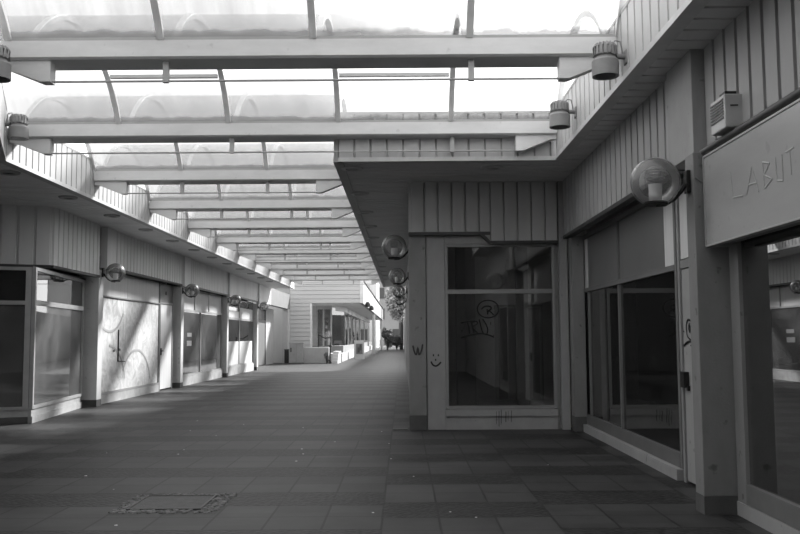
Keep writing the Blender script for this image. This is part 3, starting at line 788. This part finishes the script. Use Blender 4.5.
# ---------------------------------------------------------------- covers in the ground
t = thing('access_cover', 'square paved access cover with a rough pebble surround in the foreground', 'manhole cover', (-2.08, 8.0, 0), 0)
m = MB()
rr = random.Random(5)
for i in range(520):
    a = rr.uniform(-.46, .46); b = rr.uniform(-.46, .46)
    if abs(a+.03) < .33 and abs(b) < .33: continue
    s = rr.uniform(.018, .034)
    m.lathe([(s, .0), (s*.8, s*.35), (0, s*.5)], (a, b, 0), 7)
pb = m.build('pebble_surround', 'pebble', t, smooth=True); pb['kind'] = 'stuff'
MB().box(-.34, .28, -.31, .31, 0, .008).build('cover_plate', 'cover', t)
m = MB(); m.box(-.36, -.34, -.33, .33, 0, .014).box(.28, .30, -.33, .33, 0, .014).box(-.34, .28, -.33, -.31, 0, .014).box(-.34, .28, .31, .33, 0, .014); m.build('cover_frame', 'iron', t)
o = MB().lathe([(0, .006), (.28, .006), (.30, .0)], (0,0,0), 32).build('drain_cover', 'cover'); o.location = (-4.0, 18.95, 0); tag(o, 'small round pale cover in the paving at mid distance', 'manhole cover')
o = MB().box(-.12, .12, -.12, .12, 0, .012, .003).build('drain_cover', 'iron'); o.location = (-.05, 14.2, 0); tag(o, 'small metal cover at the foot of the corner pillar', 'manhole cover')
m = MB(); rr = random.Random(11)
for i in range(26):
    t = MB(); x, y = rr.uniform(-4, 1.8), rr.uniform(6.4, 16); s = rr.uniform(.008, .018)
    t.lathe([(s, 0), (s*.7, .004), (0, .006)], (0,0,0), 6)
    o = t.build('litter_scrap', 'paper'); o.location = (x, y, 0); tag(o, 'tiny pale scrap of litter lying on the paving', 'litter', 'tiny pale scraps scattered over the paving')
m.bm.free()

# ---------------------------------------------------------------- far end: building with siding
t = thing('far_building', 'pale horizontally clad building with overhanging upper floor at the far end', 'building', (0, 53, 0))
def siding(x0, x1, z0, z1, sp=.26):
    m = MB(); m.box(x0, x1, 0, .2, z0, z1); z = z0
    while z < z1-.02:
        zz = min(z+sp, z1); m.prism([(0, z+.025), (-.04, z+.025), (-.02, zz), (0, zz)], x0, x1, axis='x'); z += sp
    return m
siding(-6.95, -5.72, 0, 3.6).build('lower_siding', 'siding', t)
MB().box(-5.72, -5.60, -.06, .2, 0.9, 3.6).build('corner_board', 'trimw', t)
siding(-6.95, -2.5, 3.6, 5.0).build('upper_siding', 'siding', t)
m = MB(); m.box(-2.68, -2.47, .0, 20, 3.6, 5.0).box(-2.68, -2.47, 20, 54, 3.6, 4.9)
m.build('upper_side_wall', 'farside', t)
MB().box(-2.72, -2.40, -.06, 54, 5.0, 5.10).build('coping', 'framed', t)
MB().box(-2.64, -2.42, -.07, -.0, 3.6, 5.0).build('corner_trim', 'trimw', t)
MB().box(-10, -2.68, .2, 54, 3.6, 3.7).build('overhang_soffit', 'soffit', t)
MB().box(-10, -2.7, .2, 54, 5.0, 5.05).build('roof', 'soffit', t)
for yy in (3.0, 9.5):
    MB().lathe([(0, -.16), (.16, -.16), (.18, 0), (.10, .16), (0, .18)], (-2.28, yy, 3.62), 14).build('loudspeaker', 'black', t, smooth=True)  # pair of black loudspeakers on the side wall
m = MB(); m.box(-9, -5.7, 4.6, 4.75, .9, 3.6); m.build('shop_back_wall', 'inter', t)
MB().box(-9.5, -3.75, .2, 54, 0, .5).build('platform', 'planter', t)
MB().box(-9.5, -3.95, 4.0, 54, .5, .95).build('plinth', 'conc', t)
gl = MB(); gl.box(-5.7, -4.7, 4.0, 4.05, .95, 3.5); gl.prism([(-4.7, 4.0), (-4.0, 6.5), (-4.05, 6.5), (-4.75, 4.0)], .95, 3.5).box(-4.05, -4.0, 6.5, 50, .95, 3.3)
gl.build('shop_glazing', 'glassd', t)
m = MB()
for x, y in ((-5.7, 3.97), (-5.25, 3.97), (-4.74, 3.97), (-4.02, 6.48), (-3.99, 10), (-3.99, 14), (-3.99, 20), (-3.99, 27), (-3.99, 36)): m.box(x-.05, x+.05, y-.03, y+.06, .95, 3.6)
m.box(-5.7, -4.7, 3.95, 4.06, 3.35, 3.6).box(-4.06, -3.96, 6.5, 50, 3.2, 3.6)
m.prism([(-4.72, 3.98), (-3.96, 6.5), (-4.08, 6.5), (-4.80, 3.98)], 3.25, 3.6)
m.build('glazing_frame', 'frame', t)
MB().box(-9.4, -4.2, 24, 24.1, .95, 3.6).build('shop_back_wall', 'inter', t)
MB().box(-9, -5.8, 5.5, 5.6, .95, 3.3).build('window_display', 'conc_light', t)
for y in (24, 53.5):
    MB().box(-2.75, -2.5, y, y+.4, 0, 3.6).build('column', 'trimw', t)

# stair block, planter wall, cabinet, bin, rail, bush
o = MB().box(-5.79, -4.30, -.4, .4, 0, .93, .02).build('planter_wall', 'planter'); o.location = (0, 50.4, 0); tag(o, 'low pale concrete planter wall in front of the far building', 'planter')
t = thing('utility_cabinet', 'grey utility cabinet against the far siding wall', 'cabinet', (-6.15, 49.9, 0))
MB().box(-.39, .39, -.2, .2, .06, 1.16, .01).build('cabinet_body', 'cabinet', t)
MB().box(-.41, .41, -.22, .22, 1.16, 1.22).build('cabinet_lid', 'cabinet', t)
MB().box(-.40, .40, -.21, .21, 0, .06).build('plinth', 'base', t)
MB().box(-.33, -.27, -.225, -.2, .68, .92).build('latch', 'black', t)
MB().box(-.003, .003, -.204, -.2, .1, 1.14).build('door_seam', 'black', t)
t = thing('litter_bin', 'narrow dark bin left of the utility cabinet', 'bin', (-6.72, 49.9, 0))
MB().box(-.12, .12, -.14, .14, .03, .78, .01).build('bin_body', 'black', t); MB().box(-.13, .13, -.15, .15, .78, .84, .01).build('bin_lid', 'framed', t)
t = thing('entrance_steps', 'sunlit white steps rising to the far shop entrance', 'steps', (-3.9, 50.4, 0))
for i in range(4): MB().box(-.20, .14, -.75+.28*i, 2.0, .17*i, .17*(i+1)).build('step', 'farwhite', t)
t = thing('handrail', 'black handrail beside the far steps', 'railing', (-4.22, 50.0, 0))
for a, b, r in (((0, -.1, 0), (0, -.1, 1.05), .04), ((0, .6, .93), (0, .6, 1.55), .03), ((-.75, .6, .93), (-.75, .6, 1.7), .03)): MB().tube([a, b], r, 8).build('post', 'black', t)
MB().tube([(-.75, .6, 1.68), (-.35, .6, 1.45), (0, .6, 1.5)], .03, 8).build('rail', 'black', t)
def leaves(m, c, r, n, s, seed):
    rr = random.Random(seed)
    for i in range(n):
        d = Vector((rr.gauss(0,1), rr.gauss(0,1), rr.gauss(0,1))).normalized()*(rr.random()**.4)
        p = Vector((c[0]+d.x*r[0], c[1]+d.y*r[1], c[2]+d.z*r[2]))
        a = Vector((rr.gauss(0,1), rr.gauss(0,1), rr.gauss(0,1))).normalized(); b = a.orthogonal().normalized()
        q = s*rr.uniform(.6, 1.3)
        vs = [m.bm.verts.new(p+a*q), m.bm.verts.new(p+b*q*.5+a.cross(b)*q*.1), m.bm.verts.new(p-a*q), m.bm.verts.new(p-b*q*.5)]
        m.bm.faces.new(vs)
def shrub(label, loc, r, h, n=500, s=.09, mat='leaf', seed=1, name='shrub', cat='shrub', group=None):
    t = thing(name, label, cat, loc, 0, group)
    m = MB(); rq = random.Random(seed)
    for q in range(5): leaves(m, (rq.uniform(-.5,.5)*r, rq.uniform(-.5,.5)*r, h*rq.uniform(.3,.75)), (r*.55, r*.55, h*.26), n//5, s, seed+q)
    m.build('foliage', mat, t)
    m = MB()
    for k in range(4):
        a = k*1.7; m.tube([(0, 0, 0), (r*.2*math.cos(a), r*.2*math.sin(a), h*.3), (r*.5*math.cos(a), r*.5*math.sin(a), h*.6)], [.03*h, .02*h, .01*h], 6)
    m.build('stems', 'bark', t); return t
shrub('small dark round bush at the end of the planter wall', (-4.38, 49.55, 0), .17, .75, 260, .06, seed=2)
# A-frame board
t = thing('sandwich_board', 'pale A-frame advertising board standing before the far shop windows', 'sign', (-3.05, 60, 0), .12)
t.location = (-3.05, 60, 0)
for s in (-1, 1):
    m = MB(); m.prism([(s*.30, 0), (s*.33, 0), (s*.03, 1.28), (s*.0, 1.28)], -.34, .34, axis='x'); m.build('board', 'trimw', t)
MB().prism([(-.306, .35), (-.288, .35), (-.12, 1.06), (-.135, 1.06)], -.22, .22, axis='x').build('poster', 'trans', t)
m = MB(); m.box(-.12, .02, -.31, -.16, .45, .80).box(.02, .14, -.26, -.14, .6, 1.0); m.build('poster_figure', 'base', t)

# street beyond
t = thing('street_building', 'grey building with windows closing the view at the far end of the street', 'building', (3, 150, 0))
MB().box(-8.5, 12, 0, 12, 0, 16).build('wall', 'farwall', t)
for i in range(6):
    for j in range(4):
        MB().box(-7.4+i*2.6, -6.2+i*2.6, -.1, -.01, 1.0+j*3.6, 2.9+j*3.6).build('window', 'farwhite' if (i+j) % 3 == 0 else 'framed', t)
t = thing('street_building', 'bright white building behind the overhanging upper floor', 'building', (-6.5, 118, 0))
MB().box(-9, 2.9, 0, 14, 0, 9.6).build('wall', 'farwhite', t)
for i in range(4): MB().box(-1.6+i*1.0, -1.1+i*1.0, -.1, -.01, 6.6, 8.6).build('window', 'farwall', t)
def tree(label, loc, h, r, seed):
    t = thing('street_tree', label, 'tree', loc, 0, 'trees in the far street')
    m = MB(); m.tube([(0, 0, 0), (.1, 0, h*.4), (0, .1, h*.7)], [.22, .16, .08], 8)
    for k in range(5):
        a = k*1.3; m.tube([(0, 0, h*.4), (r*.5*math.cos(a), r*.5*math.sin(a), h*.7)], [.09, .03], 6)
    m.build('trunk', 'bark', t)
    m = MB(); leaves(m, (0, 0, h*.68), (r, r, h*.34), 1500, .28, seed); m.build('foliage', 'leafl', t)
tree('loose leafy street tree, left one, beyond the canopies', (-.2, 104, 0), 9.5, 1.9, 4)
tree('loose leafy street tree, right one, beyond the canopies', (-.5, 128, 0), 11, 2.2, 5)
for i, (x, y, h, r) in enumerate(((-1.75, 98, 2.6, .55), (-.75, 103, 1.9, .6), (-2.0, 112, 2.4, .5))):
    shrub(['tall dark shrub in the far street, left of the rest', 'dark shrub in the far street beside the centre block wall', 'dark shrub in the far street behind the column'][i], (x, y, 0), r*1.35, h, 800, .15, 'leaf', 20+i, group='shrubs in the far street')

# ---------------------------------------------------------------- stray rail piece belongs to the window wall
for o in list(C.objects):
    if o.name.startswith('drip_rail') and o.parent is None:
        o.name = 'trim_8'; struct(o)

# ---------------------------------------------------------------- light
w = bpy.data.worlds.new('sky'); bpy.context.scene.world = w; w.use_nodes = True
nt = w.node_tree; nt.nodes.clear()
wo = nt.nodes.new('ShaderNodeOutputWorld'); bg = nt.nodes.new('ShaderNodeBackground'); nt.links.new(bg.outputs[0], wo.inputs[0])
tc = nt.nodes.new('ShaderNodeTexCoord'); sp = nt.nodes.new('ShaderNodeSeparateXYZ'); nt.links.new(tc.outputs['Generated'], sp.inputs[0])
cr = nt.nodes.new('ShaderNodeValToRGB'); nt.links.new(sp.outputs['Z'], cr.inputs[0])
cr.color_ramp.elements[0].position = 0; cr.color_ramp.elements[0].color = (1,1,1,1)
cr.color_ramp.elements[1].position = .9; cr.color_ramp.elements[1].color = (.75,.75,.75,1)
nt.links.new(cr.outputs[0], bg.inputs[0]); bg.inputs[1].default_value = 1.45
sd = bpy.data.lights.new('sun', 'SUN'); sd.energy = 8.0; sd.angle = math.radians(5)
so = bpy.data.objects.new('sun', sd); C.objects.link(so)
d = Vector((1, 1.35, 1.07)); so.rotation_euler = d.to_track_quat('Z', 'Y').to_euler(); so.location = (10, 20, 20)

# ---------------------------------------------------------------- camera
F = 860.0; vx, vy, roll = 403.0, 337.0, .006
Y = Vector((vx-400, vy-267, F)).normalized(); X = Vector((math.cos(roll), -math.sin(roll), 0)); X = (X-Y*X.dot(Y)).normalized(); Z = X.cross(Y)
if Z.y > 0: Z = -Z
right = Vector((X.x, Y.x, Z.x)); up = -Vector((X.y, Y.y, Z.y)); back = -Vector((X.z, Y.z, Z.z))
cam = bpy.data.cameras.new('camera'); co = bpy.data.objects.new('camera', cam); C.objects.link(co)
co.matrix_world = Matrix(((right.x, up.x, back.x, 0), (right.y, up.y, back.y, 0), (right.z, up.z, back.z, 1.5), (0,0,0,1)))
cam.sensor_width = 36; cam.sensor_fit = 'HORIZONTAL'; cam.lens = F/800*36; cam.clip_end = 500
sc = bpy.context.scene; sc.camera = co
sc.view_settings.view_transform = 'Standard'; sc.view_settings.look = 'None'; sc.view_settings.gamma = 1; sc.view_settings.use_curve_mapping = False
sc.view_settings.exposure = 0.75
